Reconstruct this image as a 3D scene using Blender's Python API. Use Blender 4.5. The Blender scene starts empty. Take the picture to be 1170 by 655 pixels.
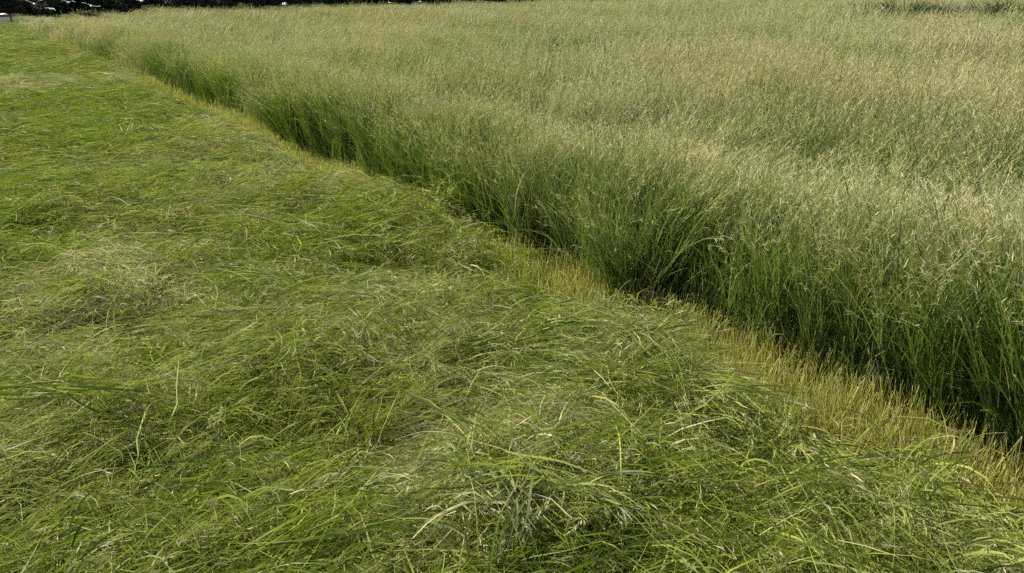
import bpy, math, random
import numpy as np
from mathutils import Matrix, Vector

R = math.radians
rng = np.random.default_rng(11)
random.seed(5)
scn = bpy.context.scene
col = scn.collection

# ------------------------------------------------------------------ camera
CAM_H, PITCH, ROLL = 1.7, 19.7, 1.15
cam_d = bpy.data.cameras.new('camera')
cam = bpy.data.objects.new('camera', cam_d)
col.objects.link(cam)
cam_d.sensor_width = 36.0
cam_d.lens = 918.0 / 1170.0 * 36.0
cam_d.clip_start = 0.05
cam_d.clip_end = 3000.0
cam.matrix_world = (Matrix.Translation((0, 0, CAM_H)) @ Matrix.Rotation(R(90 - PITCH), 4, 'X')
                    @ Matrix.Rotation(R(-ROLL), 4, 'Z'))
scn.camera = cam

# ------------------------------------------------------------------ sky and sun
SUN_AZ, SUN_EL = -58.0, 50.0          # azimuth from +Y (view direction), negative = to the left
world = bpy.data.worlds.new('World')
scn.world = world
world.use_nodes = True
wn = world.node_tree
sky = wn.nodes.new('ShaderNodeTexSky')
sky.sky_type = 'NISHITA'
sky.sun_disc = False
sky.sun_elevation = R(SUN_EL)
sky.sun_rotation = R(SUN_AZ)
wn.links.new(sky.outputs[0], wn.nodes['Background'].inputs[0])
wn.nodes['Background'].inputs[1].default_value = 0.055
sun_d = bpy.data.lights.new('sun', 'SUN')
sun_d.energy = 5.0
sun_d.angle = R(0.5)
sun_d.color = (1.0, 0.93, 0.78)
sun = bpy.data.objects.new('sun', sun_d)
col.objects.link(sun)
sdir = Vector((math.sin(R(SUN_AZ)) * math.cos(R(SUN_EL)), math.cos(R(SUN_AZ)) * math.cos(R(SUN_EL)), math.sin(R(SUN_EL))))
sun.rotation_euler = sdir.to_track_quat('Z', 'Y').to_euler()
sun.location = (0, 0, 30)
scn.view_settings.view_transform = 'Standard'
scn.view_settings.look = 'None'
scn.view_settings.gamma = 1.0
scn.view_settings.use_curve_mapping = False
scn.view_settings.exposure = 1.22
scn.render.engine = 'CYCLES'
scn.cycles.use_denoising = False
scn.cycles.max_bounces = 5
scn.cycles.diffuse_bounces = 3
scn.cycles.glossy_bounces = 1
scn.cycles.transmission_bounces = 3
scn.cycles.use_adaptive_sampling = True
scn.cycles.adaptive_threshold = 0.03

# ------------------------------------------------------------------ noise, layout
def _hash(ix, iy, seed):
    h = (ix.astype(np.int64) * 374761393 + iy.astype(np.int64) * 668265263 + seed * 974634541) & 0xffffffff
    h = ((h ^ (h >> 13)) * 1274126177) & 0xffffffff
    h = h ^ (h >> 16)
    return (h & 0xffff) / 65535.0

def vnoise(x, y, seed=0):
    x = np.asarray(x, float); y = np.asarray(y, float)
    ix = np.floor(x); iy = np.floor(y)
    fx = x - ix; fy = y - iy
    fx = fx * fx * (3 - 2 * fx); fy = fy * fy * (3 - 2 * fy)
    a = _hash(ix, iy, seed); b = _hash(ix + 1, iy, seed)
    c = _hash(ix, iy + 1, seed); d = _hash(ix + 1, iy + 1, seed)
    return (a * (1 - fx) + b * fx) * (1 - fy) + (c * (1 - fx) + d * fx) * fy   # 0..1

def fbm(x, y, seed=0, octv=3):
    s = 0.0; a = 0.5; t = 0.0
    for k in range(octv):
        s = s + a * vnoise(x * 2 ** k, y * 2 ** k, seed + k * 17); t += a; a *= 0.5
    return s / t

P0 = np.array([1.85, 2.49])
ED = np.array([-0.508, 0.8614])        # direction of the cut edge
EN = np.array([0.8614, 0.508])         # to the right of it: into the standing crop
def st(x, y):
    s = (x - P0[0]) * EN[0] + (y - P0[1]) * EN[1]
    t = (x - P0[0]) * ED[0] + (y - P0[1]) * ED[1]
    return s, t

def smooth(a, b, v):
    q = np.clip((v - a) / (b - a), 0, 1)
    return q * q * (3 - 2 * q)

# where the loose cut grass ends / where the crop begins
def swath_edge(t):
    return -0.33 + 0.18 * (vnoise(t * 0.75 + 3.3, t * 0 + 0.5, 91) - 0.5) + 0.12 * np.exp(-((t - 4.2) / 0.9) ** 2) + 0.16 * (vnoise(t * 2.3, t * 0 + 7.5, 92) - 0.5)
def crop_edge(t):
    return -0.19 + 0.16 * (vnoise(t * 0.9, t * 0 + 2.5, 93) - 0.5) + 0.36 * np.exp(-np.maximum(t + 0.6, 0) / 1.4)

def relief(x, y):
    """height of the mounded cut grass above the soil"""
    s, t = st(x, y)
    a = fbm(s * 0.75 + 20, t * 0.42, 3, 3)
    b = fbm(x * 2.3, y * 2.3, 8, 2)
    c = fbm(x * 1.15 + 4, y * 1.15, 13, 2)
    h = 0.03 + 0.12 * smooth(0.30, 0.75, a) + 0.11 * smooth(0.3, 0.7, c) + 0.08 * smooth(0.25, 0.75, b) + 0.065 * smooth(0.3, 0.7, vnoise(x * 5.5, y * 5.5, 18)) + 0.045 * np.cos(s * 4.4 + 0.9)
    e = swath_edge(t) - s
    lip = 0.09 * np.exp(-((e - 0.55) / 0.28) ** 2)
    return (h + lip) * smooth(-0.05, 0.62, e)

# a pixel of the 1170 x 655 photograph -> the point where its ray meets height z
_M = cam.matrix_world.to_3x3()
def px(x, y, z=0.0):
    d = _M @ Vector(((x - 585.0) / 918.0, -(y - 327.5) / 918.0, -1.0))
    k = (z - CAM_H) / d.z
    return Vector((d.x * k, d.y * k, z))
def px_at(x, y, dist):
    d = _M @ Vector(((x - 585.0) / 918.0, -(y - 327.5) / 918.0, -1.0))
    return Vector((0, 0, CAM_H)) + d * (dist / math.hypot(d.x, d.y))
LANE = np.array([px(xx, yy, 0.85)[:2] for xx, yy in ((900, 8), (960, 10), (1045, 17), (1110, 17), (1165, 19))])

# treeline: runs obliquely, nearest at the left
TA = np.array([-66.0, 112.0]); TB = np.array([40.0, 215.0])
TDIR = (TB - TA) / np.linalg.norm(TB - TA)
TN = np.array([-TDIR[1], TDIR[0]])     # points away from camera
def beyond_trees(x, y):
    return (x - TA[0]) * TN[0] + (y - TA[1]) * TN[1]

# ------------------------------------------------------------------ materials
def new_mat(name):
    m = bpy.data.materials.new(name); m.use_nodes = True
    nt = m.node_tree; nt.nodes.clear()
    return m, nt
def N(nt, t, **kw):
    n = nt.nodes.new(t)
    for k, v in kw.items(): setattr(n, k, v)
    return n
def mixc(nt, fac, a, b, mode='MIX'):
    n = N(nt, 'ShaderNodeMix', data_type='RGBA', blend_type=mode)
    for sock, v in ((0, fac), (6, a), (7, b)):
        if isinstance(v, bpy.types.NodeSocket): nt.links.new(v, n.inputs[sock])
        elif isinstance(v, (int, float)): n.inputs[sock].default_value = v
        else: n.inputs[sock].default_value = (*v, 1.0)
    return n.outputs[2]
def mth(nt, op, a, b=0.0, clamp=False):
    n = N(nt, 'ShaderNodeMath', operation=op, use_clamp=clamp)
    for i, v in enumerate((a, b)):
        if isinstance(v, bpy.types.NodeSocket): nt.links.new(v, n.inputs[i])
        else: n.inputs[i].default_value = v
    return n.outputs[0]
def ramp(nt, fac, stops):
    n = N(nt, 'ShaderNodeValToRGB')
    els = n.color_ramp.elements
    while len(els) < len(stops): els.new(0.5)
    for e, (p, c) in zip(els, stops):
        e.position = p; e.color = (*c, 1.0)
    nt.links.new(fac, n.inputs[0])
    return n.outputs[0]

def grass_mat(name, leaf, stem, head, straw, transl=0.35, rough=0.5, spec=0.14):
    """leaf: (dark, light); stem: ramp stops along its height; head: (a, b)"""
    m, nt = new_mat(name)
    at = N(nt, 'ShaderNodeAttribute', attribute_name='bd')
    sep = N(nt, 'ShaderNodeSeparateColor'); nt.links.new(at.outputs['Color'], sep.inputs[0])
    rnd, along, kind = sep.outputs
    ti = N(nt, 'ShaderNodeAttribute', attribute_name='tint', attribute_type='INSTANCER')
    lc = mixc(nt, rnd, leaf[0], leaf[1])
    lc = mixc(nt, mth(nt, 'POWER', along, 3.0), lc, leaf[2])
    sc_ = ramp(nt, along, stem)
    sc_ = mixc(nt, mth(nt, 'MULTIPLY', rnd, 0.35), sc_, (0.30, 0.30, 0.10))
    hc_ = mixc(nt, rnd, head[0], head[1])
    c = mixc(nt, mth(nt, 'GREATER_THAN', kind, 0.25), lc, sc_)
    c = mixc(nt, mth(nt, 'GREATER_THAN', kind, 0.75), c, hc_)
    dry = mth(nt, 'MULTIPLY', ti.outputs['Fac'], mth(nt, 'ADD', mth(nt, 'MULTIPLY', rnd, 0.9), 0.35), clamp=True)
    c = mixc(nt, dry, c, straw)
    # a few dead, straw coloured blades
    c = mixc(nt, mth(nt, 'GREATER_THAN', mth(nt, 'FRACT', mth(nt, 'MULTIPLY', rnd, 37.7)), 0.975), c, (0.38, 0.34, 0.17))
    p = N(nt, 'ShaderNodeBsdfPrincipled')
    nt.links.new(c, p.inputs['Base Color'])
    p.inputs['Roughness'].default_value = rough
    p.inputs['Specular IOR Level'].default_value = spec
    tr = N(nt, 'ShaderNodeBsdfTranslucent')
    nt.links.new(mixc(nt, 1.0, c, (1.0, 1.08, 0.55), 'MULTIPLY'), tr.inputs[0])
    mx = N(nt, 'ShaderNodeMixShader'); mx.inputs[0].default_value = transl
    nt.links.new(p.outputs[0], mx.inputs[1]); nt.links.new(tr.outputs[0], mx.inputs[2])
    out = N(nt, 'ShaderNodeOutputMaterial'); nt.links.new(mx.outputs[0], out.inputs[0])
    return m

CROP_RAMP = [(0.0, (0.30, 0.24, 0.06)), (0.15, (0.22, 0.23, 0.04)), (0.32, (0.085, 0.15, 0.022)), (0.75, (0.11, 0.17, 0.035)), (1.0, (0.30, 0.31, 0.14))]
STEM_RAMP = [(0.0, (0.32, 0.24, 0.06)), (0.18, (0.27, 0.25, 0.05)), (0.35, (0.12, 0.19, 0.04)), (0.8, (0.17, 0.23, 0.07)), (1.0, (0.32, 0.32, 0.15))]
CUT_RAMP = [(0.0, (0.20, 0.22, 0.05)), (0.4, (0.11, 0.17, 0.025)), (0.8, (0.16, 0.22, 0.045)), (1.0, (0.30, 0.32, 0.12))]
M_CUT = grass_mat('cut_grass', ((0.050, 0.085, 0.012), (0.29, 0.335, 0.055), (0.34, 0.37, 0.10)), CUT_RAMP,
                  ((0.30, 0.30, 0.15), (0.46, 0.43, 0.27)), (0.46, 0.43, 0.28), transl=0.32, spec=0.12)
M_CROP = grass_mat('standing_grass', ((0.045, 0.095, 0.012), (0.13, 0.20, 0.028), (0.20, 0.26, 0.06)), CROP_RAMP,
                   ((0.33, 0.35, 0.17), (0.54, 0.47, 0.31)), (0.47, 0.41, 0.27), transl=0.28)
STUB_RAMP = [(0.0, (0.16, 0.11, 0.04)), (0.4, (0.27, 0.24, 0.06)), (0.8, (0.32, 0.33, 0.085)), (1.0, (0.46, 0.44, 0.22))]
M_STUB = grass_mat('stubble', ((0.06, 0.11, 0.02), (0.22, 0.26, 0.05), (0.30, 0.32, 0.10)), STUB_RAMP,
                   ((0.40, 0.35, 0.15), (0.48, 0.42, 0.22)), (0.46, 0.36, 0.12))
M_WEED = grass_mat('weed_leaf', ((0.030, 0.050, 0.010), (0.06, 0.085, 0.02), (0.07, 0.10, 0.03)), STEM_RAMP,
                   ((0.10, 0.14, 0.05), (0.18, 0.18, 0.08)), (0.2, 0.22, 0.08), transl=0.2)

def soil_mat():
    m, nt = new_mat('soil_and_litter')
    tc = N(nt, 'ShaderNodeTexCoord')
    n1 = N(nt, 'ShaderNodeTexNoise'); n1.inputs['Scale'].default_value = 1.3; n1.inputs['Detail'].default_value = 6
    n2 = N(nt, 'ShaderNodeTexNoise'); n2.inputs['Scale'].default_value = 45; n2.inputs['Detail'].default_value = 8
    for n in (n1, n2): nt.links.new(tc.outputs['Object'], n.inputs['Vector'])
    c1 = ramp(nt, n2.outputs[0], [(0.3, (0.030, 0.040, 0.010)), (0.5, (0.075, 0.095, 0.020)), (0.72, (0.16, 0.17, 0.05))])
    c2 = ramp(nt, n2.outputs[0], [(0.3, (0.035, 0.036, 0.012)), (0.55, (0.085, 0.085, 0.026)), (0.75, (0.19, 0.17, 0.07))])
    c = mixc(nt, n1.outputs[0], c1, c2)
    p = N(nt, 'ShaderNodeBsdfPrincipled'); nt.links.new(c, p.inputs['Base Color']); p.inputs['Roughness'].default_value = 0.95; p.inputs['Specular IOR Level'].default_value = 0.03
    bp = N(nt, 'ShaderNodeBump'); bp.inputs['Strength'].default_value = 0.6; bp.inputs['Distance'].default_value = 0.03
    nt.links.new(n2.outputs[0], bp.inputs['Height']); nt.links.new(bp.outputs[0], p.inputs['Normal'])
    out = N(nt, 'ShaderNodeOutputMaterial'); nt.links.new(p.outputs[0], out.inputs[0])
    return m
M_SOIL = soil_mat()

def paint(name, c, rough=0.5, vary=0.15, scale=6.0, metallic=0.0):
    m, nt = new_mat(name)
    tc = N(nt, 'ShaderNodeTexCoord')
    n1 = N(nt, 'ShaderNodeTexNoise'); n1.inputs['Scale'].default_value = scale; n1.inputs['Detail'].default_value = 6
    nt.links.new(tc.outputs['Object'], n1.inputs['Vector'])
    cc = mixc(nt, n1.outputs[0], [v * (1 - vary) for v in c], [min(1, v * (1 + vary)) for v in c])
    p = N(nt, 'ShaderNodeBsdfPrincipled'); nt.links.new(cc, p.inputs['Base Color'])
    p.inputs['Roughness'].default_value = rough; p.inputs['Metallic'].default_value = metallic
    out = N(nt, 'ShaderNodeOutputMaterial'); nt.links.new(p.outputs[0], out.inputs[0])
    return m

# ------------------------------------------------------------------ ground sheet
def axis(n, lim, k, c=0.0):
    u = np.linspace(-1, 1, n)
    return c + np.sinh(u * k) / np.sinh(k) * lim
def build_ground():
    xs = axis(361, 900, 7.2); ys = axis(401, 900, 7.2, 3.0)
    X, Y = np.meshgrid(xs, ys)
    Z = relief(X, Y) * (0.72 - 0.62 * smooth(8, 25, np.hypot(X, Y))) - 0.012 + 0.02 * (fbm(X * 3, Y * 3, 77, 2) - 0.5) * (np.hypot(X, Y) < 40)
    v = np.stack([X, Y, Z], -1).reshape(-1, 3)
    nx, ny = len(xs), len(ys)
    i = np.arange((ny - 1) * (nx - 1)); r, c = i // (nx - 1), i % (nx - 1)
    a = r * nx + c
    f = np.stack([a, a + 1, a + nx + 1, a + nx], 1)
    me = bpy.data.meshes.new('ground'); me.from_pydata(v.tolist(), [], f.tolist())
    me.polygons.foreach_set('use_smooth', np.ones(len(f), bool))
    me.materials.append(M_SOIL)
    o = bpy.data.objects.new('ground', me); col.objects.link(o); o['kind'] = 'structure'
    return o
ground = build_ground()

# ------------------------------------------------------------------ blade builder
class Buf:
    def __init__(s): s.v = []; s.f = []; s.bd = []; s.n = 0
    def add(s, verts, faces, bd):
        s.v.append(verts); s.f.append(faces + s.n); s.bd.append(bd); s.n += len(verts)
    def arrays(s):
        return np.concatenate(s.v), np.concatenate(s.f), np.concatenate(s.bd)

def u(a, b, n): return rng.uniform(a, b, n)

def blades(buf, base, head, elev, length, width, bend, curl, K=4, kind=0.0, tip=0.12, a0=0.0, a1=1.0, rnd=None, minz=None, root=0.7, kink=0.0):
    """strips that start at base, rise at angle elev in direction head, lose `bend` of elevation along the way"""
    n = len(base)
    P = np.zeros((n, K + 1, 3)); P[:, 0] = base
    D = np.zeros((n, K + 1, 3))
    e = elev.copy(); h = head.copy()
    for k in range(K + 1):
        D[:, k] = np.stack([np.cos(e) * np.cos(h), np.cos(e) * np.sin(h), np.sin(e)], 1)
        if k < K:
            P[:, k + 1] = P[:, k] + D[:, k] * (length / K)[:, None]
        e = e - bend / K * (0.5 + 1.0 * (k + 0.5) / K); h = h + curl / K
        if kink:
            h = h + rng.normal(0, kink, n) + (rng.uniform(0, 1, n) < 0.06) * rng.normal(0, 0.9, n)
            e = e + rng.normal(0, kink * 0.6, n)
    if minz is not None: P[:, :, 2] = np.maximum(P[:, :, 2], minz)
    ro = rng.uniform(0, 2 * np.pi, n)
    ref = np.stack([np.cos(ro), np.sin(ro), rng.uniform(-0.3, 0.3, n)], 1)
    S = np.cross(D, ref[:, None, :]); S /= np.linalg.norm(S, axis=2, keepdims=True) + 1e-9
    q = np.linspace(0, 1, K + 1)
    prof = np.where(q < 0.35, root + (1 - root) * q / 0.35, 1 - (1 - tip) * ((q - 0.35) / 0.65) ** 1.5)
    off = S * (width[:, None] * prof[None, :] * 0.5)[:, :, None]
    V = np.stack([P - off, P + off], 2).reshape(-1, 3)          # n,(K+1),2
    b = np.arange(n)[:, None] * (K + 1) * 2 + np.arange(K)[None, :] * 2
    F = np.stack([b, b + 1, b + 3, b + 2], -1).reshape(-1, 4)
    if rnd is None: rnd = rng.uniform(0, 1, n)
    bd = np.ones((n, K + 1, 2, 4))
    bd[..., 0] = rnd[:, None, None]; bd[..., 1] = (a0 + (a1 - a0) * q)[None, :, None]; bd[..., 2] = kind
    buf.add(V, F, bd.reshape(-1, 4))
    return P, D

def disc(n, r):
    a = rng.uniform(0, 2 * np.pi, n); q = r * np.sqrt(rng.uniform(0, 1, n))
    return np.stack([q * np.cos(a), q * np.sin(a), np.zeros(n)], 1)

def panicle(buf, P, D, per, length, width, frm=0.74, spread=0.55):
    """spikelets set along the top of each stem polyline"""
    n, K1, _ = P.shape; K = K1 - 1
    q = rng.uniform(frm, 1.0, (n, per)) * K
    i = np.minimum(q.astype(int), K - 1); fr = (q - i)[..., None]
    idx = np.arange(n)[:, None]
    B = P[idx, i] * (1 - fr) + P[idx, i + 1] * fr
    Dd = D[idx, i] + rng.normal(0, spread * 0.6, (n, per, 3))
    Dd /= np.linalg.norm(Dd, axis=2, keepdims=True)
    B = B.reshape(-1, 3); Dd = Dd.reshape(-1, 3); m = len(B)
    blades(buf, B, np.arctan2(Dd[:, 1], Dd[:, 0]), np.arcsin(np.clip(Dd[:, 2], -1, 1)), u(0.6, 1.25, m) * length,
           u(0.7, 1.3, m) * width, u(0.2, 0.9, m), u(-.5, .5, m), K=2, kind=1.0, tip=0.2, root=0.35)

def crop_tuft(n, rad, wmul, leaves=2, per=9, Ks=6, droop=1.0, hmin=0.68, hmax=1.0, frm=0.76):
    """standing flowering grass, leaning along +x"""
    b = Buf()
    # stems grow in bunches that share height, lean and droop
    nb = max(4, n // 13); bi = rng.integers(0, nb, n)
    base = disc(nb, rad)[bi] + disc(n, rad * 1.15 / math.sqrt(nb)) * rng.uniform(0.3, 1.5, n)[:, None]
    ht = (hmin + (hmax - hmin) * np.clip(rng.normal(0.55, 0.33, nb), -0.1, 1.2))[bi] * u(0.90, 1.07, n) * np.where(rng.uniform(0, 1, n) < 0.06, 1.13, 1.0)
    head = rng.normal(0, 0.8, nb)[bi] + rng.normal(0, 0.35, n)
    el = R(90) - np.abs(rng.normal(0.10, 0.07, nb)[bi] + rng.normal(0, 0.05, n))
    bend = (u(0.15, 1.1, nb)[bi] * u(0.7, 1.3, n)) * droop + (rng.uniform(0, 1, n) < 0.25) * u(0.2, 0.8, n)
    P, D = blades(b, base, head, el, ht * 1.08, u(0.0017, 0.0027, n) * wmul, bend, u(-.5, .5, n), K=Ks, kind=0.5, tip=0.5, kink=0.035)
    panicle(b, P, D, per, 0.036, 0.0021 * wmul, frm=frm)
    if leaves:
        m = n * leaves
        src = np.repeat(np.arange(n), leaves)
        q = rng.uniform(0.05, 0.62, m) * Ks
        i = q.astype(int); fr = (q - i)[:, None]
        B = P[src, i] * (1 - fr) + P[src, i + 1] * fr
        blades(b, B, rng.uniform(0, 2 * np.pi, m), u(1.28, 1.54, m), u(0.22, 0.5, m), u(0.0026, 0.0048, m) * wmul,
               u(0.1, 0.9, m) + (rng.uniform(0, 1, m) < 0.15) * 1.0, u(-.6, .6, m), K=4, kind=0.0, a0=0.1)
    return b

def cut_tuft(n, rad, wmul, lmin=0.2, lmax=0.6, spread=0.32, lift=0.05, heads=0.25, up=0.0, K=5, swirl=0.35):
    """loose cut grass lying along +x"""
    b = Buf()
    kx, ky, ph = rng.normal(0, 5, 3)
    sw = lambda B: swirl * np.sin(B[:, 0] * kx + B[:, 1] * ky + ph)
    # blades lie in locks that share direction and curl
    nb = max(4, n // 9); bi = rng.integers(0, nb, n)
    cen = disc(nb, rad); cz = u(-0.02, lift, nb)
    hb = rng.normal(0, spread, nb) + sw(cen); cb = rng.normal(0, 0.55, nb); eb = rng.normal(0.07 + up, 0.10 + up * 0.4, nb)
    hb = np.where(rng.uniform(0, 1, nb) < 0.12, hb + np.pi, hb)
    base = cen[bi] + disc(n, 0.22 * rad); base[:, 2] = cz[bi] + u(-0.02, 0.02, n)
    L = lmin + (lmax - lmin) * rng.uniform(0, 1, n) ** 1.4
    el = eb[bi] + rng.normal(0, 0.09, n)
    hd = hb[bi] + rng.normal(0, 0.22, n) + (rng.uniform(0, 1, n) < 0.15) * rng.normal(0, 1.2, n)
    base[:, 0] -= 0.5 * L * np.cos(hd); base[:, 1] -= 0.5 * L * np.sin(hd)
    blades(b, base, hd, el, L, u(0.0020, 0.0043, n) * wmul, el * 1.6 + u(0.0, 0.3, n), cb[bi] + rng.normal(0, 0.3, n), K=K, kind=0.0, a0=0.0, a1=0.9, minz=-0.06, kink=0.13)
    m = max(3, int(n * 0.4)); bi = rng.integers(0, nb, m)
    base = cen[bi] + disc(m, 0.25 * rad); base[:, 2] = cz[bi] + u(0, 0.02, m); L = u(lmin * 1.2, lmax * 1.25, m)
    hd = hb[bi] + rng.normal(0, 0.25, m)
    base[:, 0] -= 0.5 * L * np.cos(hd); base[:, 1] -= 0.5 * L * np.sin(hd)
    el = eb[bi] + rng.normal(0, 0.1, m)
    P, D = blades(b, base, hd, el, L, u(0.0014, 0.0024, m) * wmul, el * 1.7 + u(0.1, .5, m), cb[bi] + rng.normal(0, 0.25, m), K=K, kind=0.5, tip=0.5, a0=0.35, minz=-0.05, kink=0.08)
    k = int(m * heads)
    if k: panicle(b, P[:k], D[:k], 14, 0.034, 0.0022 * wmul, frm=0.66, spread=0.4)
    return b

def stub_tuft(n, rad, wmul=1.0):
    b = Buf()
    base = disc(n, rad)
    blades(b, base, rng.uniform(0, 6.28, n), u(1.05, 1.5, n), u(0.05, 0.22, n), u(0.0018, 0.0036, n) * wmul, u(0, .3, n), u(-.3, .3, n), K=2, kind=0.5, tip=0.8)
    m = n // 2
    blades(b, disc(m, rad), rng.uniform(0, 6.28, m), u(0.3, 1.3, m), u(0.06, 0.20, m), u(0.002, 0.004, m) * wmul, u(.2, 1.2, m), u(-.6, .6, m), K=3, kind=0.0)
    return b

# ------------------------------------------------------------------ scatter: one object, its own mesh holds the
# tuft shapes and one loose vertex per tuft; geometry nodes sets a tuft on each
def scatter_tree():
    g = bpy.data.node_groups.new('set_tufts', 'GeometryNodeTree')
    g.interface.new_socket('Geometry', in_out='INPUT', socket_type='NodeSocketGeometry')
    g.interface.new_socket('Geometry', in_out='OUTPUT', socket_type='NodeSocketGeometry')
    nn = lambda t: g.nodes.new(t)
    gi, go = nn('NodeGroupInput'), nn('NodeGroupOutput')
    def attr(name, dt):
        a = nn('GeometryNodeInputNamedAttribute'); a.data_type = dt; a.inputs['Name'].default_value = name
        return a.outputs['Attribute']
    sep = nn('GeometryNodeSeparateGeometry'); sep.domain = 'POINT'
    g.links.new(gi.outputs[0], sep.inputs['Geometry'])
    g.links.new(attr('isp', 'BOOLEAN'), sep.inputs['Selection'])
    spl = nn('GeometryNodeSplitToInstances'); spl.domain = 'POINT'
    g.links.new(sep.outputs['Inverted'], spl.inputs['Geometry'])
    g.links.new(attr('vid', 'INT'), spl.inputs['Group ID'])
    mp = nn('GeometryNodeMeshToPoints')
    g.links.new(sep.outputs['Selection'], mp.inputs['Mesh'])
    ip = nn('GeometryNodeInstanceOnPoints')
    g.links.new(mp.outputs[0], ip.inputs['Points'])
    g.links.new(spl.outputs['Instances'], ip.inputs['Instance'])
    ip.inputs['Pick Instance'].default_value = True
    g.links.new(attr('vid', 'INT'), ip.inputs['Instance Index'])
    e2r = nn('FunctionNodeEulerToRotation')
    g.links.new(attr('rot', 'FLOAT_VECTOR'), e2r.inputs[0])
    g.links.new(e2r.outputs[0], ip.inputs['Rotation'])
    g.links.new(attr('scl', 'FLOAT_VECTOR'), ip.inputs['Scale'])
    g.links.new(ip.outputs[0], go.inputs[0])
    return g
TREE = scatter_tree()

def scatter(name, tufts, pts, vid, rot, scl, tint, mat, label, cat):
    V = []; F = []; B = []; I = []; n = 0
    for k, b in enumerate(tufts):
        v, f, bd = b.arrays()
        V.append(v); F.append(f + n); B.append(bd); I.append(np.full(len(v), k)); n += len(v)
    m = len(pts)
    V.append(pts); B.append(np.zeros((m, 4))); I.append(vid)
    V = np.concatenate(V).astype(np.float32); F = np.concatenate(F); B = np.concatenate(B); I = np.concatenate(I)
    nv, nf = len(V), len(F)
    me = bpy.data.meshes.new(name)
    me.vertices.add(nv); me.vertices.foreach_set('co', V.ravel())
    me.loops.add(nf * 4); me.loops.foreach_set('vertex_index', F.astype(np.int32).ravel())
    me.polygons.add(nf); me.polygons.foreach_set('loop_start', np.arange(0, nf * 4, 4, dtype=np.int32))
    me.polygons.foreach_set('use_smooth', np.ones(nf, bool))
    me.update(calc_edges=True)
    def put(nm, dt, arr, key='value'):
        a = me.attributes.new(nm, dt, 'POINT'); a.data.foreach_set(key, arr)
    put('bd', 'FLOAT_COLOR', B.astype(np.float32).ravel(), 'color')
    put('vid', 'INT', I.astype(np.int32))
    isp = np.zeros(nv, bool); isp[n:] = True
    put('isp', 'BOOLEAN', isp)
    full = lambda arr, d: np.concatenate([np.zeros((n, d)), arr.reshape(m, d)]).astype(np.float32).ravel()
    put('rot', 'FLOAT_VECTOR', full(rot, 3), 'vector')
    put('scl', 'FLOAT_VECTOR', full(scl, 3), 'vector')
    put('tint', 'FLOAT', full(tint, 1))
    me.materials.append(mat)
    o = bpy.data.objects.new(name, me); col.objects.link(o)
    md = o.modifiers.new('tufts', 'NODES'); md.node_group = TREE
    o['kind'] = 'stuff'; o['label'] = label; o['category'] = cat
    print(name, 'tufts', m, 'faces', nf)
    return o

def polar_points(n, r0, r1, power, az0, az1):
    """random ground points, density falling with distance as r**-power"""
    q = rng.uniform(0, 1, n); e = 2.0 - power
    r = (r0 ** e + q * (r1 ** e - r0 ** e)) ** (1 / e)
    a = R(az0) + rng.uniform(0, 1, n) * (R(az1) - R(az0))
    return r * np.sin(a), r * np.cos(a), r

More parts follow.
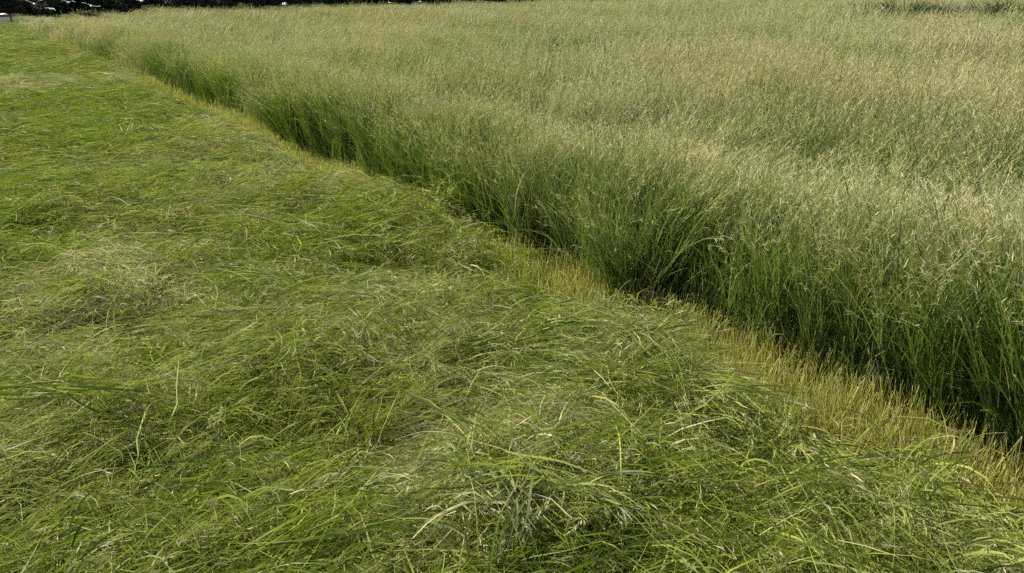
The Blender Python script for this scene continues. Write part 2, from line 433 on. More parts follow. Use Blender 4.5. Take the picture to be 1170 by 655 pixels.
# ------------------------------------------------------------------ standing crop
def build_crop():
    near = [crop_tuft(200, 0.42, 1.4, 2, 13 if k < 9 else 4, frm=0.82) for k in range(12)]
    edge = [crop_tuft(46, 0.14, 1.35, 6, 6, hmin=0.84, hmax=1.02, droop=0.45, frm=0.87) for _ in range(8)]
    mid = [crop_tuft(240, 0.8, 2.1, 1, 11 if k < 7 else 3, 5) for k in range(10)]
    far = [crop_tuft(300, 1.9, 4.4, 0, 7 if k < 6 else 2, 4) for k in range(8)]
    tufts = near + edge + mid + far
    X, Y, Rr = [], [], []
    for n, a, b, p in ((700, 1.3, 9.0, 0.9), (1900, 7.5, 30.0, 1.35), (4200, 26.0, 240.0, 1.3)):
        x, y, r = polar_points(n, a, b, p, -46, 56)
        X.append(x); Y.append(y); Rr.append(r)
    lod = np.concatenate([np.full(len(x), k) for k, x in enumerate(X)])
    x, y, r = map(np.concatenate, (X, Y, Rr))
    # extra dense fringe along the cut edge
    tt = -2.0 + 30 * rng.uniform(0, 1, 1100) ** 1.5; ss = crop_edge(tt) + 0.10 + np.abs(rng.normal(0, 0.2, 1100))
    x = np.concatenate([x, P0[0] + ED[0] * tt + EN[0] * ss]); y = np.concatenate([y, P0[1] + ED[1] * tt + EN[1] * ss])
    lod = np.concatenate([lod, np.full(1100, 3)])
    tt = 20 + 100 * rng.uniform(0, 1, 700) ** 1.3; ss = crop_edge(tt) + 0.7 + np.abs(rng.normal(0, 0.5, 700))
    x = np.concatenate([x, P0[0] + ED[0] * tt + EN[0] * ss]); y = np.concatenate([y, P0[1] + ED[1] * tt + EN[1] * ss])
    lod = np.concatenate([lod, np.full(700, 1)])
    s, t = st(x, y)
    keep = (lod != 3) | (vnoise(t * 2.6, s * 0 + 4.5, 98) + rng.uniform(-0.25, 0.25, len(x)) > 0.20)
    x, y, s, t, lod = (a[keep] for a in (x, y, s, t, lod))
    keep = (s > crop_edge(t) + np.where(lod == 2, 1.7, np.where(lod == 1, 0.7, np.where(lod == 0, 0.38, 0.0)))) & (beyond_trees(x, y) < -4) & (t > -9)
    x, y, s, t, lod = (a[keep] for a in (x, y, s, t, lod))
    m = len(x)
    gp = smooth(0.46, 0.60, fbm(x * 0.33 + 70, y * 0.5, 83, 3)) * 0.8 + 0.08 > rng.uniform(0, 1, m)
    sel = lambda a_, b_, c_: np.where(gp, rng.integers(b_, c_, m), rng.integers(a_, b_, m))
    vid = np.where(lod == 0, sel(0, 9, 12), np.where(lod == 3, rng.integers(12, 20, m), np.where(lod == 1, sel(20, 27, 30), sel(30, 36, 38))))
    r = np.hypot(x, y)
    a = fbm(x * 0.45 + 9, y * 0.45, 21, 3); b = fbm(x * 1.7, y * 1.7, 25, 2); c = fbm(x * 0.06, y * 0.1, 29, 3)
    h = 0.76 + 0.26 * smooth(0.3, 0.7, a) + 0.46 * (b - 0.5) + 0.20 * (c - 0.5)
    h *= 1 - 0.72 * smooth(38, 95, t) * (1 - smooth(2, 16, s))
    # the lower strip that runs across far right
    lane = np.abs(y - np.interp(x, LANE[:, 0], LANE[:, 1]) + 0.5 * np.sin(x * 0.9))
    h *= 1 - 0.2 * (lane < 1.0) * (x > 12)
    h *= rng.uniform(0.92, 1.08, m)
    lean = 0.25 + 1.3 * (fbm(x * 0.35, y * 0.35, 33, 2) - 0.5) * 2.2 + rng.normal(0, 0.5, m)
    amt = 0.02 + 0.30 * smooth(0.35, 0.75, fbm(x * 0.5 + 5, y * 0.5, 37, 2)) + rng.normal(0, 0.04, m)
    # at the edge some stems sag outwards over the stubble
    outw = (s - crop_edge(t) < 0.22) & (rng.uniform(0, 1, m) < 0.5)
    lean = np.where(outw & (rng.uniform(0, 1, m) < 0.5), np.pi + math.atan2(EN[1], EN[0]) + rng.normal(0, 0.6, m), lean)
    h = np.where(lod == 3, 0.5 * h + 0.47 + 0.22 * (vnoise(t * 3.1, s * 0 + 0.5, 97) - 0.5), h)
    rot = np.stack([rng.normal(0, 0.04, m), np.where(outw, np.abs(amt) * 0.7, amt), lean], 1)
    wide = np.where(lod == 2, 0.75 + 0.008 * r, 1.0) * rng.uniform(0.9, 1.15, m)
    wide = np.where(lod == 1, wide * (0.75 + 0.02 * r), wide)
    scl = np.stack([wide, wide, h], 1)
    tint = np.clip(0.24 + 1.7 * (fbm(x * 0.28 + 40, y * 0.28, 41, 3) - 0.47) + 0.25 * smooth(6, 40, r) + rng.normal(0, 0.1, m), 0, 0.8)
    tint *= np.where(s - crop_edge(t) < 0.5, 0.3, 1.0) * np.where(gp, 0.3, 1.0)
    h = np.where(gp, h * 0.89, h)
    scatter('standing_meadow_grass', tufts, np.stack([x, y, np.full(m, -0.01)], 1), vid, rot, scl, tint, M_CROP,
            'tall uncut green grass with pale feathery seed heads right of the cut edge', 'grass')
build_crop()

# ------------------------------------------------------------------ cut grass lying on the left
def flow(x, y):
    s, t = st(x, y)
    a = 0.28 + 2.6 * (fbm(x * 0.55 + 3, y * 0.55 + 8, 51, 2) - 0.5) + 1.5 * (fbm(x * 1.6, y * 1.6, 55, 2) - 0.5)
    return a - 0.5 * smooth(-1.4, -0.2, s)          # combed over towards the crop edge
def build_cut():
    lie = [cut_tuft(190, 0.42, 1.45, 0.10, 0.42, spread=0.65, lift=0.08, heads=0.25) for _ in range(10)]
    pale = [cut_tuft(150, 0.36, 1.0, 0.10, 0.38, heads=1.0, spread=0.9, lift=0.06) for _ in range(6)]
    mess = [cut_tuft(120, 0.36, 1.55, 0.06, 0.28, spread=1.4, up=0.45, heads=0.2) for _ in range(8)]
    small = [cut_tuft(44, 0.16, 1.45, 0.12, 0.4, heads=0.5) for _ in range(6)]
    wisp = [cut_tuft(30, 0.18, 1.0, 0.12, 0.45, heads=1.0, up=0.1, spread=0.5) for _ in range(6)]
    mid = [cut_tuft(190, 0.8, 2.3, 0.15, 0.5, heads=0.12, spread=0.65, up=0.06) for _ in range(8)]
    midp = [cut_tuft(150, 0.6, 1.9, 0.12, 0.45, heads=1.0, spread=0.9) for _ in range(4)]
    far = [cut_tuft(320, 1.8, 4.0, 0.25, 0.75, heads=0.08, K=3, spread=0.6) for _ in range(6)]
    tufts = lie + pale + mess + small + wisp + mid + midp + far
    e0 = np.cumsum([0, 10, 6, 8, 6, 6, 8, 4, 6])
    kind = lambda k, m: rng.integers(e0[k], e0[k + 1], m)
    X, Y, Lo = [], [], []
    for k, (n, a, b, p) in enumerate(((900, 1.2, 7.0, 0.9), (2300, 5.0, 26.0, 1.35), (5600, 18.0, 190.0, 1.3), (1100, 1.2, 7.0, 0.9))):
        x, y, r = polar_points(n, a, b, p, -62, 48)
        X.append(x); Y.append(y); Lo.append(np.full(n, k))
    n = 1250                                            # small tufts along the outer edge of the swath
    tt = -3 + 28 * rng.uniform(0, 1, n) ** 1.2; ss = swath_edge(tt) - 0.05 - np.abs(rng.normal(0, 0.12 + 0.5 * smooth(3, 8, tt), n))
    X.append(P0[0] + ED[0] * tt + EN[0] * ss); Y.append(P0[1] + ED[1] * tt + EN[1] * ss); Lo.append(np.full(n, 4))
    x, y, lod = map(np.concatenate, (X, Y, Lo))
    s, t = st(x, y)
    keep = (s < swath_edge(t) - np.array([0.36, 1.0, 2.0, 0.1, 0.0])[lod]) & (beyond_trees(x, y) < 3)
    x, y, s, t, lod = (a[keep] for a in (x, y, s, t, lod))
    m = len(x); r = np.hypot(x, y)
    dry = fbm(s * 0.9 + 60, t * 0.55, 61, 3) + 0.35 * (fbm(x * 2.1, y * 2.1, 63, 2) - 0.5)
    dry = dry + 0.07 * np.cos(s * 4.4 - 1.6)
    for (cx, cy, rr, am) in ((400, 400, .45, .22), (545, 520, .35, .25), (600, 585, .3, .2), (470, 430, .3, .2), (215, 185, 1.0, .18), (280, 260, .6, .18), (185, 355, .35, .18), (20, 270, .5, .15), (800, 440, .3, .12)):
        q = px(cx, cy, .12)
        dry = dry + am * np.exp(-((x - q.x) ** 2 + (y - q.y) ** 2) / rr ** 2)
    pick = rng.uniform(0, 1, m)
    mess_w = smooth(0.40, 0.65, fbm(x * 0.9 + 15, y * 0.9, 65, 2)) * 0.65 + 0.25
    vid = kind(0, m)
    vid = np.where(pick < smooth(0.44, 0.64, dry) * 0.85, kind(1, m), vid)
    vid = np.where(pick > 1 - mess_w, kind(2, m), vid)
    vid = np.where(lod == 1, np.where(pick < smooth(0.44, 0.64, dry) * 0.85, kind(6, m), kind(5, m)), vid)
    vid = np.where(lod == 2, kind(7, m), vid)
    vid = np.where(lod == 3, kind(4, m), vid)
    vid = np.where(lod == 4, np.where(pick < 0.35, kind(4, m), kind(3, m)), vid)
    a = flow(x, y) + rng.normal(0, 0.35, m)
    eps = 0.06
    z = relief(x, y)
    gx = (relief(x + eps, y) - relief(x - eps, y)) / (2 * eps); gy = (relief(x, y + eps) - relief(x, y - eps)) / (2 * eps)
    gx = np.clip(gx, -1, 1); gy = np.clip(gy, -1, 1)
    sl = gx * np.cos(a) + gy * np.sin(a); sr = -gx * np.sin(a) + gy * np.cos(a)
    tl = np.array([0.6, 0.2, 0.0, 0.8, 0.7])[lod]
    rot = np.stack([np.arctan(sr) * tl, -np.arctan(sl) * tl + rng.normal(0, 0.06, m) * (lod != 2), a], 1)
    w = np.where(lod == 2, 0.7 + 0.009 * r, np.where(lod == 1, 0.7 + 0.025 * r, 1.0)) * rng.uniform(0.85, 1.2, m)
    scl = np.stack([w, w, np.where(lod == 2, 0.7, np.where(lod == 1, 0.9, 1.0)) * rng.uniform(0.7, 1.4, m)], 1)
    tint = np.clip(2.1 * (dry - 0.46) + rng.normal(0, 0.12, m) - 0.08 * smooth(5, 20, r), 0, 0.85) * (1 - 0.75 * smooth(14, 45, r))
    dz = rng.uniform(-0.03, 0.03, m) + np.where(lod == 3, 0.02, 0.0)
    scatter('cut_grass_swath', tufts, np.stack([x, y, z + dz], 1), vid, rot, scl, tint, M_CUT,
            'freshly cut long green grass lying flat in tangled swaths on the left', 'cut grass')
build_cut()

# ------------------------------------------------------------------ stubble strip
def build_stubble():
    tufts = [stub_tuft(26, 0.09) for _ in range(10)] + [stub_tuft(30, 0.2, 2.2) for _ in range(5)]
    n = 5200
    t = np.concatenate([-2.5 + 14 * rng.uniform(0, 1, n), 8 + 70 * rng.uniform(0, 1, 2600) ** 1.5])
    s = -0.65 + 1.35 * rng.uniform(0, 1, len(t))
    vid = np.concatenate([rng.integers(0, 10, n), rng.integers(10, 15, 2600)])
    keep = (s > swath_edge(t) - 0.22) & (rng.uniform(0, 1, len(s)) < 0.5 + 0.7 * vnoise(s * 3, t * 2.2, 95))
    s, t, vid = s[keep], t[keep], vid[keep]
    # thinner under the crop
    keep = (s < crop_edge(t) + 0.1) | (rng.uniform(0, 1, len(s)) < 0.35)
    s, t, vid = s[keep], t[keep], vid[keep]
    x = P0[0] + ED[0] * t + EN[0] * s; y = P0[1] + ED[1] * t + EN[1] * s
    # bare yellow patches of stubble inside the cut area too
    xe, ye, re = polar_points(2200, 1.5, 12, 1.0, -50, 30)
    se, te = st(xe, ye)
    k = (se < -1.0) & (fbm(se * 0.9 + 60, te * 0.9, 71, 2) > 0.74)
    x = np.concatenate([x, xe[k]]); y = np.concatenate([y, ye[k]]); vid = np.concatenate([vid, rng.integers(0, 10, k.sum())])
    m = len(x)
    rot = np.stack([rng.normal(0, .12, m), rng.normal(0, .12, m), rng.uniform(0, 6.28, m)], 1)
    w = rng.uniform(0.8, 1.2, m)
    scl = np.stack([w, w, w * (0.7 + 0.8 * vnoise(x * 1.5, y * 1.5, 73))], 1)
    tint = np.clip(0.7 * (fbm(x * 1.3, y * 1.3, 75, 2) - 0.45), 0, 0.5)
    scatter('stubble_strip', tufts, np.stack([x, y, relief(x, y) * 0.9], 1), vid, rot, scl, tint, M_STUB,
            'yellow short stubble strip between the cut grass and the standing grass', 'stubble')
build_stubble()

# ------------------------------------------------------------------ mesh helpers for the things
def mesh_obj(name, v, f, mat, parent=None, smooth_=False):
    me = bpy.data.meshes.new(name); me.from_pydata([tuple(p) for p in v], [], [tuple(q) for q in f])
    if smooth_: me.polygons.foreach_set('use_smooth', np.ones(len(me.polygons), bool))
    me.materials.append(mat)
    o = bpy.data.objects.new(name, me); col.objects.link(o); o.parent = parent
    return o
def empty(name, loc, label, cat, group=None, rz=0.0):
    o = bpy.data.objects.new(name, None); col.objects.link(o)
    o.location = loc; o.rotation_euler = (0, 0, rz); o.empty_display_size = 0.2
    o['label'] = label; o['category'] = cat
    if group: o['group'] = group
    return o
def copy_tree(o, parent=None):
    c = o.copy(); col.objects.link(c); c.parent = parent
    for ch in o.children: copy_tree(ch, c)
    return c
def tube(pts, rad, k=6):
    v = []; f = []; n = len(pts)
    for i, p in enumerate(pts):
        a = Vector(pts[max(i - 1, 0)]); b = Vector(pts[min(i + 1, n - 1)])
        d = (b - a).normalized(); s1 = d.orthogonal().normalized(); s2 = d.cross(s1)
        for j in range(k):
            an = 2 * math.pi * j / k
            v.append(Vector(p) + (s1 * math.cos(an) + s2 * math.sin(an)) * rad[i])
    for i in range(n - 1):
        for j in range(k):
            f.append((i * k + j, i * k + (j + 1) % k, (i + 1) * k + (j + 1) % k, (i + 1) * k + j))
    f.append(tuple(range(k - 1, -1, -1))); f.append(tuple((n - 1) * k + j for j in range(k)))
    return v, f
def box(c, d, bev=0.0):
    import bmesh
    bm = bmesh.new(); bmesh.ops.create_cube(bm, size=1.0)
    bmesh.ops.scale(bm, vec=d, verts=bm.verts)
    if bev: bmesh.ops.bevel(bm, geom=bm.edges[:], offset=bev, segments=2, affect='EDGES')
    bmesh.ops.translate(bm, vec=c, verts=bm.verts)
    bm.verts.index_update()
    v = [tuple(p.co) for p in bm.verts]; f = [tuple(q.index for q in p.verts) for p in bm.faces]
    bm.free(); return v, f
def join(*vf):
    V = []; F = []
    for v, f in vf:
        n = len(V); V += list(v); F += [tuple(i + n for i in q) for q in f]
    return V, F

# ------------------------------------------------------------------ trees behind the field
def leaf_mat(name, a, b):
    m, nt = new_mat(name)
    oi = N(nt, 'ShaderNodeObjectInfo'); tc = N(nt, 'ShaderNodeTexCoord')
    n1 = N(nt, 'ShaderNodeTexNoise'); n1.inputs['Scale'].default_value = 1.6
    nt.links.new(tc.outputs['Object'], n1.inputs['Vector'])
    c = mixc(nt, mth(nt, 'ADD', mth(nt, 'MULTIPLY', n1.outputs[0], 0.7), mth(nt, 'MULTIPLY', oi.outputs['Random'], 0.3)), a, b)
    p = N(nt, 'ShaderNodeBsdfPrincipled'); nt.links.new(c, p.inputs['Base Color']); p.inputs['Roughness'].default_value = 0.8; p.inputs['Specular IOR Level'].default_value = 0.1
    tr = N(nt, 'ShaderNodeBsdfTranslucent'); nt.links.new(c, tr.inputs[0])
    mx = N(nt, 'ShaderNodeMixShader'); mx.inputs[0].default_value = 0.12
    nt.links.new(p.outputs[0], mx.inputs[1]); nt.links.new(tr.outputs[0], mx.inputs[2])
    out = N(nt, 'ShaderNodeOutputMaterial'); nt.links.new(mx.outputs[0], out.inputs[0])
    return m
M_LEAF = leaf_mat('tree_leaf', (0.026, 0.040, 0.022), (0.065, 0.080, 0.040))
M_SHRUB = leaf_mat('shrub_leaf', (0.026, 0.034, 0.024), (0.070, 0.070, 0.045))
M_BARK = paint('bark', (0.07, 0.055, 0.042), 0.9, 0.35, 9.0)

def leaf_cloud(blobs, per, size):
    v = []; f = []
    for (c, rr) in blobs:
        c = Vector(c)
        for _ in range(per):
            d = Vector((random.gauss(0, 1), random.gauss(0, 1), random.gauss(0, 1))).normalized()
            q = random.uniform(0.45, 1.08) ** 0.6
            p = c + Vector((d.x * rr[0], d.y * rr[1], d.z * rr[2])) * q
            s1 = Vector((random.gauss(0, 1), random.gauss(0, 1), random.gauss(0, 1))).normalized()
            s2 = s1.orthogonal().normalized(); w = size * random.uniform(0.6, 1.3)
            n = len(v)
            v += [p - s1 * w, p + s2 * w * 0.45, p + s1 * w, p - s2 * w * 0.45]
            f.append((n, n + 1, n + 2, n + 3))
    return v, f
def make_tree(seed):
    random.seed(seed)
    root = empty('broadleaf_tree', (0, 0, 0), 'x', 'tree')
    lx, ly = random.uniform(-.5, .5), random.uniform(-.5, .5)
    H = random.uniform(9, 12)
    vf = [tube([(0, 0, -0.2), (0.05, 0, 1.2), (lx * .5, ly * .5, 3.5), (lx, ly, 6.5), (lx * 1.2, ly * 1.2, H - 1.5)], [0.36, 0.26, 0.2, 0.13, 0.04], 8)]
    blobs = [((lx, ly, H - 1.6), (1.9, 1.9, 1.7))]
    for k in range(11):
        a = k * 2.4 + random.uniform(-.4, .4); z0 = 1.6 + k * 0.55
        L = random.uniform(2.2, 3.6) * (1.1 - 0.05 * k)
        e = (lx * .5 + math.cos(a) * L, ly * .5 + math.sin(a) * L, z0 + random.uniform(0.3, 1.8) - (0.9 if k < 4 else 0))
        vf.append(tube([(lx * .4, ly * .4, z0), (e[0] * .5, e[1] * .5, z0 + (e[2] - z0) * .35), e], [0.10, 0.065, 0.02], 5))
        blobs.append((e, (random.uniform(1.2, 1.9), random.uniform(1.2, 1.9), random.uniform(0.9, 1.4))))
        blobs.append(((e[0] * .5, e[1] * .5, e[2] + .3), (1.3, 1.3, 1.0)))
    v, f = join(*vf); mesh_obj('trunk', v, f, M_BARK, root, True)
    v, f = leaf_cloud(blobs, 210, 0.26); mesh_obj('crown', v, f, M_LEAF, root)
    return root
def make_shrub(seed):
    random.seed(seed)
    root = empty('shrub', (0, 0, 0), 'x', 'shrub')
    vf = []; blobs = []
    for k in range(9):
        a = k * 2.4; L = random.uniform(.5, 1.5); h = random.uniform(.5, 2.1)
        e = (math.cos(a) * L, math.sin(a) * L * .8, h)
        vf.append(tube([(e[0] * .1, e[1] * .1, -.1), (e[0] * .5, e[1] * .5, h * .6), e], [.05, .035, .012], 5))
        blobs.append((e, (.75, .7, .65))); blobs.append(((e[0], e[1], h * .4), (.7, .7, .55)))
    v, f = join(*vf); mesh_obj('stem', v, f, M_BARK, root, True)
    v, f = leaf_cloud(blobs, 210, 0.15); mesh_obj('foliage', v, f, M_SHRUB, root)
    return root
def set_label(o, loc, rz, sc, label, group):
    o.location = loc; o.rotation_euler = (0, 0, rz); o.scale = (sc, sc, sc); o['label'] = label; o['group'] = group
protos = [make_tree(31 + k) for k in range(4)]; sprotos = [make_shrub(71 + k) for k in range(3)]
nt_, ns_ = 0, 0
random.seed(9)
d = -34.0
while d < 172:
    off = random.uniform(1.5, 4.0) + (5.5 if nt_ % 2 else 0.0)
    p = TA + TDIR * d + TN * off
    o = protos[nt_] if nt_ < 4 else copy_tree(protos[nt_ % 4]); nt_ += 1
    set_label(o, (p[0], p[1], 0), random.uniform(0, 6.28), random.uniform(0.85, 1.15),
              'dark tree in the shaded row behind the far edge of the field', 'trees in the shaded row behind the field')
    d += random.uniform(3.4, 4.8)
d = -34.0
while d < 172:
    p = TA + TDIR * d + TN * (random.uniform(-0.4, 1.0) + (2.6 if ns_ % 2 else 0.0))
    o = sprotos[ns_] if ns_ < 3 else copy_tree(sprotos[ns_ % 3]); ns_ += 1
    set_label(o, (p[0], p[1], 0), random.uniform(0, 6.28), random.uniform(1.2, 1.7),
              'dark dense shrub filling the gap beneath the far row of trees', 'shrubs beneath the far row of trees')
    d += random.uniform(1.15, 1.75)

# ------------------------------------------------------------------ trailer at the far end of the cut strip
M_WHITE = paint('white_panel_paint', (0.78, 0.76, 0.72), 0.45, 0.06)
M_RED = paint('dark_red_paint', (0.20, 0.022, 0.025), 0.45, 0.2)
M_TYRE = paint('tyre_rubber', (0.03, 0.03, 0.03), 0.85)
M_RIM = paint('rim_metal', (0.35, 0.35, 0.36), 0.45, 0.1, metallic=0.6)
M_SHEET = paint('white_sheet', (0.80, 0.80, 0.78), 0.6, 0.06)
def build_trailer():
    e = px(15.5, 28.6, 0.05)
    e = Vector((e.x, e.y, 0.02))
    L, Wd = 3.6, 1.7
    az = math.atan2(e.x, e.y)
    rz = -az - R(28)                       # long side turned to the camera
    root = empty('farm_trailer', e, 'low white sided trailer with dark red frame at far end of the cut strip', 'trailer', rz=rz)
    def P(name, parts, mat, parent=root, sm=False):
        v, f = join(*parts); return mesh_obj(name, v, f, mat, parent, sm)
    P('side_panel', [box((-L / 2, 0, .56), (L - .3, .04, .62), .01)], M_WHITE)
    P('side_panel', [box((-L / 2, Wd, .56), (L - .3, .04, .62), .01)], M_WHITE)
    P('end_panel', [box((-.11, Wd / 2, .56), (.04, Wd - .2, .62), .01)], M_WHITE)
    P('end_panel', [box((-L + .11, Wd / 2, .56), (.04, Wd - .2, .62), .01)], M_WHITE)
    P('bed', [box((-L / 2, Wd / 2, .22), (L, Wd + .04, .09), .01)], M_RED)
    for xx in (-.1, -L + .1):
        for yy in (-.02, Wd + .02):
            P('corner_post', [box((xx, yy, .65), (.2, .14, .95), .015)], M_RED)
    for yy in (-.02, Wd + .02):
        P('top_rail', [box((-L / 2, yy, .99), (L - .4, .12, .24), .015)], M_RED)
    for xx in (-.1, -L + .1):
        P('top_rail', [box((xx, Wd / 2, .99), (.12, Wd - .12, .24), .015)], M_RED)
    for yy in (-.02 + .16, Wd - .16):
        v, f = tube([(-1.9, yy - .09, .27), (-1.9, yy + .09, .27)], [.27, .27], 20)
        w = P('wheel', [(v, f)], M_TYRE)
        v, f = tube([(-1.9, yy - .1, .27), (-1.9, yy + .1, .27)], [.15, .15], 16); P('rim', [(v, f)], M_RIM, w)
    P('drawbar', [tube([(-L, .5, .24), (-L - 1.1, Wd / 2, .26)], [.04, .04], 6), tube([(-L, Wd - .5, .24), (-L - 1.1, Wd / 2, .26)], [.04, .04], 6)], M_RED)
    # a white bulk bag lying in it
    import bmesh
    bm = bmesh.new(); bmesh.ops.create_cube(bm, size=1.0); bmesh.ops.subdivide_edges(bm, edges=bm.edges[:], cuts=4, use_grid_fill=True)
    for v in bm.verts:
        q = v.co.copy(); n = q.normalized() * 0.62
        v.co = q.lerp(n, .45); v.co.z += 0.05 * math.sin(q.x * 7 + q.y * 5)
        v.co = Vector((v.co.x * 1.2, v.co.y * 1.1, v.co.z * 0.9))
    me = bpy.data.meshes.new('bulk_bag'); bm.to_mesh(me); bm.free(); me.materials.append(M_SHEET)
    me.polygons.foreach_set('use_smooth', np.ones(len(me.polygons), bool))
    b = bpy.data.objects.new('bulk_bag', me); col.objects.link(b)
    b.location = root.matrix_basis @ Vector((-1.5, Wd / 2, .72)); b.rotation_euler = (0, 0, rz)
    b['label'] = 'white rounded bulk bag rising above the red rail of the trailer'; b['category'] = 'bag'
build_trailer()

# ------------------------------------------------------------------ gulls
M_GULL = paint('white_feathers', (0.80, 0.80, 0.79), 0.7, 0.05)
M_GREY = paint('grey_wing_tip', (0.16, 0.16, 0.17), 0.7, 0.1)
M_BEAK = paint('yellow_beak', (0.55, 0.36, 0.05), 0.5, 0.1)
def build_gull(pxy, dist, span, heading, inner, outer, roll, label):
    loc = px_at(pxy[0], pxy[1], dist)
    root = empty('white_gull', loc, label, 'bird', 'white birds flying low over the field')
    root.rotation_euler = (0, R(roll), R(heading))
    k = span * 1.12 / 1.1
    # body along +y, head at +y
    prof = [(-.22, .010, 0), (-.17, .030, 0), (-.08, .060, -.004), (.02, .070, -.006), (.11, .054, 0), (.16, .040, .012), (.20, .042, .02), (.24, .034, .022), (.265, .012, .02)]
    v, f = tube([(0, a * k, c * k) for a, b_, c in prof], [b_ * k for a, b_, c in prof], 10)
    mesh_obj('body', v, f, M_GULL, root, True)
    v, f = tube([(0, .255 * k, .018 * k), (0, .29 * k, .014 * k), (0, .315 * k, .006 * k)], [.012 * k, .009 * k, .002 * k], 6)
    mesh_obj('beak', v, f, M_BEAK, root, True)
    tv = [(-.025, -.17, .0), (.025, -.17, .0), (.065, -.33, .004), (0, -.34, .004), (-.065, -.33, .004)]
    tv = [Vector(q) * k for q in tv]; tv2 = [q + Vector((0, 0, .012 * k)) for q in tv]
    n = 5
    mesh_obj('tail', tv + tv2, [(4, 3, 2, 1, 0), (5, 6, 7, 8, 9)] + [(i, (i + 1) % n, n + (i + 1) % n, n + i) for i in range(n)], M_GULL, root)
    for sgn, (ain, aout) in ((-1, (inner[0], outer[0])), (1, (inner[1], outer[1]))):
        x0, z0 = .04, .02; st_ = []; segs = 8
        x_, z_ = x0, z0
        for i in range(segs + 1):
            q = i / segs
            an = R(ain if q < .42 else aout)
            sweep = .05 - .07 * q if q < .42 else .02 - .28 * (q - .42)
            ch = .155 * (1 - .25 * q) if q < .6 else .155 * (.85 - 1.75 * (q - .6))
            st_.append((x_, z_, .06 + sweep, max(ch, .02)))
            x_ += .51 / segs * math.cos(an); z_ += .51 / segs * math.sin(an)
        vv = []; ff = []
        for (xx, zz, yf, ch) in st_:
            for (yy, dz) in ((yf, .0), (yf - ch * .35, .014), (yf - ch, .003), (yf - ch * .4, -.006)):
                vv.append(Vector((sgn * xx, yy, zz + dz)) * k)
        for i in range(segs):
            for j in range(4):
                q_ = (i * 4 + j, i * 4 + (j + 1) % 4, (i + 1) * 4 + (j + 1) % 4, (i + 1) * 4 + j)
                ff.append(q_ if sgn > 0 else q_[::-1])
        ff.append((0, 1, 2, 3)); e_ = segs * 4; ff.append((e_ + 3, e_ + 2, e_ + 1, e_))
        wg = mesh_obj('wing', vv, ff, M_GULL, root, True)
    return root
build_gull((39, 4.6), 78, 1.15, 20, (32, 32), (24, 16), 0, 'white bird with both wings raised in a V above the trailer end')
build_gull((58.5, 10.2), 80, 1.0, -15, (14, -4), (-6, -46), 0, 'white bird with arched drooping wings just above the grass tips')
build_gull((78, 2.8), 82, 1.1, 10, (26, 20), (-22, -14), 4, 'white bird with wings bent like a flat letter M at the top edge')
build_gull((104, 6.8), 84, 1.35, 25, (10, 4), (2, 20), 16, 'white bird tilted in a flat glide, lowest wing to the right')
build_gull((161, 1.2), 90, 1.1, 60, (30, 20), (5, 5), -10, 'white bird half cut by the top of the picture, alone between two groups')
build_gull((325, 5.4), 84, 0.95, 75, (34, 42), (-25, -20), 0, 'white plump bird skimming the crop with humped wings, near the middle left')
build_gull((445, 3.2), 110, 0.9, 50, (20, 15), (-10, 0), 20, 'tiny faint white bird low against the dark trees, second from right')
build_gull((480, 2.2), 105, 0.85, 85, (30, 35), (10, 0), 0, 'tiny white bird against the dark trees, rightmost of the flock')

# ------------------------------------------------------------------ dark weed clumps in the far strip
def weed_mesh(w, h, n):
    b = Buf()
    base = disc(n, 1.0); base[:, 0] *= w * .42; base[:, 1] *= w * .3
    q = np.hypot(base[:, 0] / (w * .42), base[:, 1] / (w * .3))
    L = h * (1.15 - 0.45 * q ** 2) * u(0.75, 1.12, n)
    blades(b, base, np.arctan2(base[:, 1], base[:, 0]) + rng.normal(0, .6, n), u(1.1, 1.5, n), L, u(.012, .035, n), u(.2, 1.3, n), u(-.4, .4, n), K=4, tip=.3)
    return b
def blade_object(name, buf, mat, parent=None):
    v, f, bd = buf.arrays()
    o = mesh_obj(name, v.tolist(), f.tolist(), mat, parent, True)
    a = o.data.attributes.new('bd', 'FLOAT_COLOR', 'POINT'); a.data.foreach_set('color', bd.astype(np.float32).ravel())
    return o
weeds = [(1032, 18, 30, 'widest dark green weed clump rising out of the far strip at right'),
         (1054, 19, 9, 'small low weed clump touching the right side of the widest clump'),
         (1068, 19, 11, 'upright dark weed clump, middle of the three right of the widest one'),
         (1083, 19, 11, 'upright dark weed clump, last of the three right of the widest one'),
         (1123, 16, 9, 'small ragged weed clump alone in the far strip towards the right edge'),
         (1144, 20, 11, 'low dark weed clump left of the one touching the right edge'),
         (1162, 20, 22, 'broad dark weed clump at the right edge of the picture'),
         (985, 12, 9, 'thin low weed clump at the left start of the far strip')]
for wx, wy, wp, lab in weeds:
    p = px(wx, wy, 0.78); dep = math.hypot(p.x, p.y)
    w = wp / 918.0 * dep * 1.0
    root = empty('weed_clump', (p.x, p.y, 0), lab, 'weeds', 'dark weed clumps in the far strip')
    blade_object('leaf_mass', weed_mesh(max(w, .3), 1.24 + 0.2 * (wp > 16), 560), M_WEED, root)
    v, f = tube([(0, 0, -.05), (.02, .01, .5), (.06, .0, 1.0)], [.012, .01, .004], 5)
    mesh_obj('stalk', v, f, M_BARK, root, True)

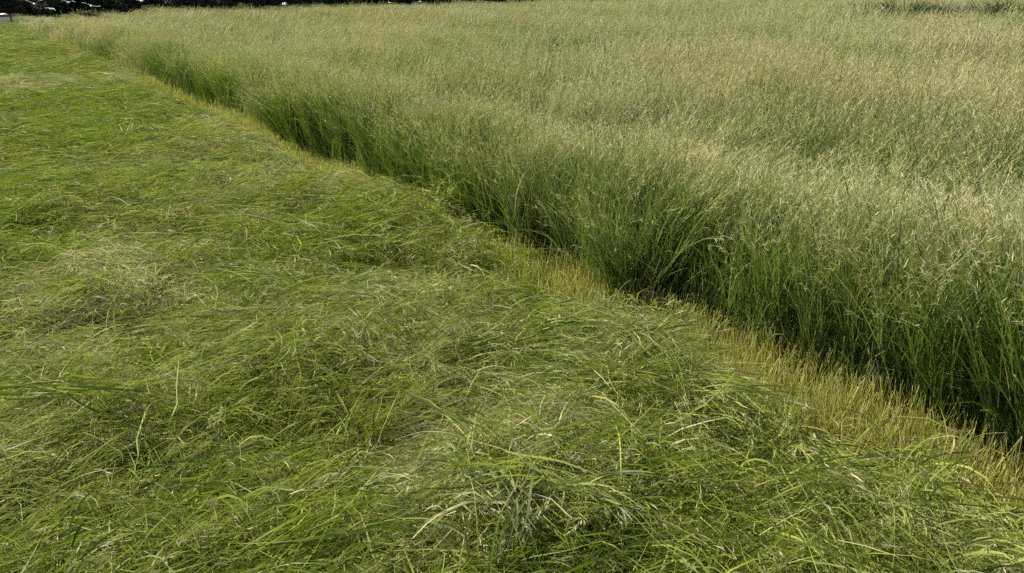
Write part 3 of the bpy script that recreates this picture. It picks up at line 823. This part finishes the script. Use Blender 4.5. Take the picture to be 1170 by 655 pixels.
# ------------------------------------------------------------------ single stalks that stand out
M_DRY = paint('dry_pale_stem', (0.40, 0.37, 0.21), 0.7, 0.3, 40)
M_PALE = paint('bleached_stem', (0.58, 0.55, 0.42), 0.6, 0.2, 40)
M_FRESH = paint('fresh_stem', (0.30, 0.36, 0.13), 0.45, 0.2, 30)
def strip(pts, w):
    v = []; f = []; n = len(pts)
    for i, p in enumerate(pts):
        a = Vector(pts[max(i - 1, 0)]); b = Vector(pts[min(i + 1, n - 1)])
        view = Vector(p) - Vector((0.3, 0, 1.7)); s1 = (b - a).cross(view).normalized()
        ww = w * (0.5 + 0.5 * math.sin(math.pi * min(1, (i + .6) / n))) * (1 if i < n - 1 else .25)
        v += [Vector(p) - s1 * ww / 2, Vector(p) + Vector((0, 0, -w * .18)), Vector(p) + s1 * ww / 2]
    for i in range(n - 1):
        f += [(3 * i, 3 * i + 1, 3 * i + 4, 3 * i + 3), (3 * i + 1, 3 * i + 2, 3 * i + 5, 3 * i + 4)]
    return v, f
def curve_pts(a, b, sag, n=9):
    a, b = Vector(a), Vector(b); sag = Vector(sag)
    return [a.lerp(b, i / (n - 1)) + sag * (4 * (i / (n - 1)) * (1 - i / (n - 1))) for i in range(n)]
def stalk(name, a, b, sag, label, mat, r=.0022, leaves=(), spike=False, cat='grass stalk'):
    """a: root, b: tip"""
    pts = curve_pts(a, b, sag); base = Vector(pts[0])
    root = empty(name, base, label, cat)
    pts = [p - base for p in pts]; n = len(pts)
    v, f = tube(pts, [r * (1 - .5 * i / n) for i in range(n)], 5); mesh_obj('stem', v, f, mat, root, True)
    for (q, vec, w) in leaves:
        i = int(q * (n - 1)); p0 = pts[i]; vec = Vector(vec)
        lp = [p0 + vec * k / 5 + Vector((0, 0, -.25 * vec.length * (k / 5) ** 2)) for k in range(6)]
        lp = [q_ + base for q_ in lp]; v, f = strip(lp, w); v = [q_ - base for q_ in v]
        mesh_obj('leaf', v, f, mat, root, True)
    if spike:
        b_ = Buf(); P = np.array([[tuple(p) for p in pts]]); D = np.zeros_like(P); D[0, :-1] = np.diff(P[0], axis=0); D[0, -1] = D[0, -2]
        D /= np.linalg.norm(D, axis=2, keepdims=True) + 1e-9
        panicle(b_, P, D, 26, .03, .0045, frm=.72, spread=.5)
        blade_object('seed_head', b_, M_CROP, root)
    return root
def on_swath(x, y, dz=.09):
    p = px(x, y, .15)
    for _ in range(6): p = px(x, y, float(relief(np.array(p.x), np.array(p.y))) + dz)
    return p
a = px(1018, 474, 0.0); rt = Vector((_M @ Vector((1, 0, 0))).xyz)
stalk('leaning_dry_stalk', a, a + rt * -.13 + Vector((0, 0.02, .30)), (0, 0, 0), 'pale dry stem with split leaves leaning left at the dark foot of the uncut grass', M_PALE, .004,
      ((.35, rt * -.10 + Vector((0, 0, .14)), .010), (.55, rt * -.03 + Vector((0, 0, .15)), .009), (.3, rt * -.09 + Vector((0, 0, .09)), .008)))
a = px(880, 420, 0.0)
stalk('arching_stalk', a, a + rt * .20 + Vector((0, 0, .58)), rt * -.07, 'thin green stalk arching right in front of the standing grass', M_FRESH, .0022,
      ((.3, rt * .10 + Vector((0, 0, .16)), .006),), True)
a = px(1070, 505, 0.0)
stalk('bent_stalk', a, a + rt * .13 + Vector((0, 0, .12)), Vector((0, 0, .17)), 'pale stem bent over like a hook at the right end of the stubble', M_FRESH, .0024,
      ((.4, rt * -.08 + Vector((0, 0, .10)), .006),), True)
for nm, A, B, sg, lab, r, mat in (
        ('fallen_dry_stalk', (528, 374), (574, 404), (0, 0, .01), 'thin straight dead stem lying on the cut grass near the middle', .0022, M_DRY),
        ('fallen_dry_stalk', (506, 557), (534, 512), (0, 0, .012), 'thick pale stem lying towards the bottom middle of the cut grass', .0034, M_DRY),
        ('curled_dry_stalk', (360, 424), (382, 468), (-.03, 0, .01), 'pale curved stem hooked down the tangle left of the middle', .0030, M_DRY),
        ('arched_dry_leaf', (594, 512), (646, 524), (0, .02, .05), 'pale stem arched over a brown hollow at the bottom middle', .0026, M_DRY),
        ('fallen_dry_stalk', (158, 130), (143, 155), (0, 0, .03), 'pale stem standing out of the distant cut grass at upper left', .006, M_DRY),
        ('fallen_green_stalk', (868, 612), (990, 566), (0, 0, .03), 'long bright green stem lying at the bottom right of the swath', .0026, M_FRESH)):
    a, b = on_swath(*A), on_swath(*B)
    L = (b - a)
    r *= 0.75
    stalk(nm, a, b, sg, lab, mat, r, ((.45, L * .4 + Vector((0, 0, .03)), r * 3),))
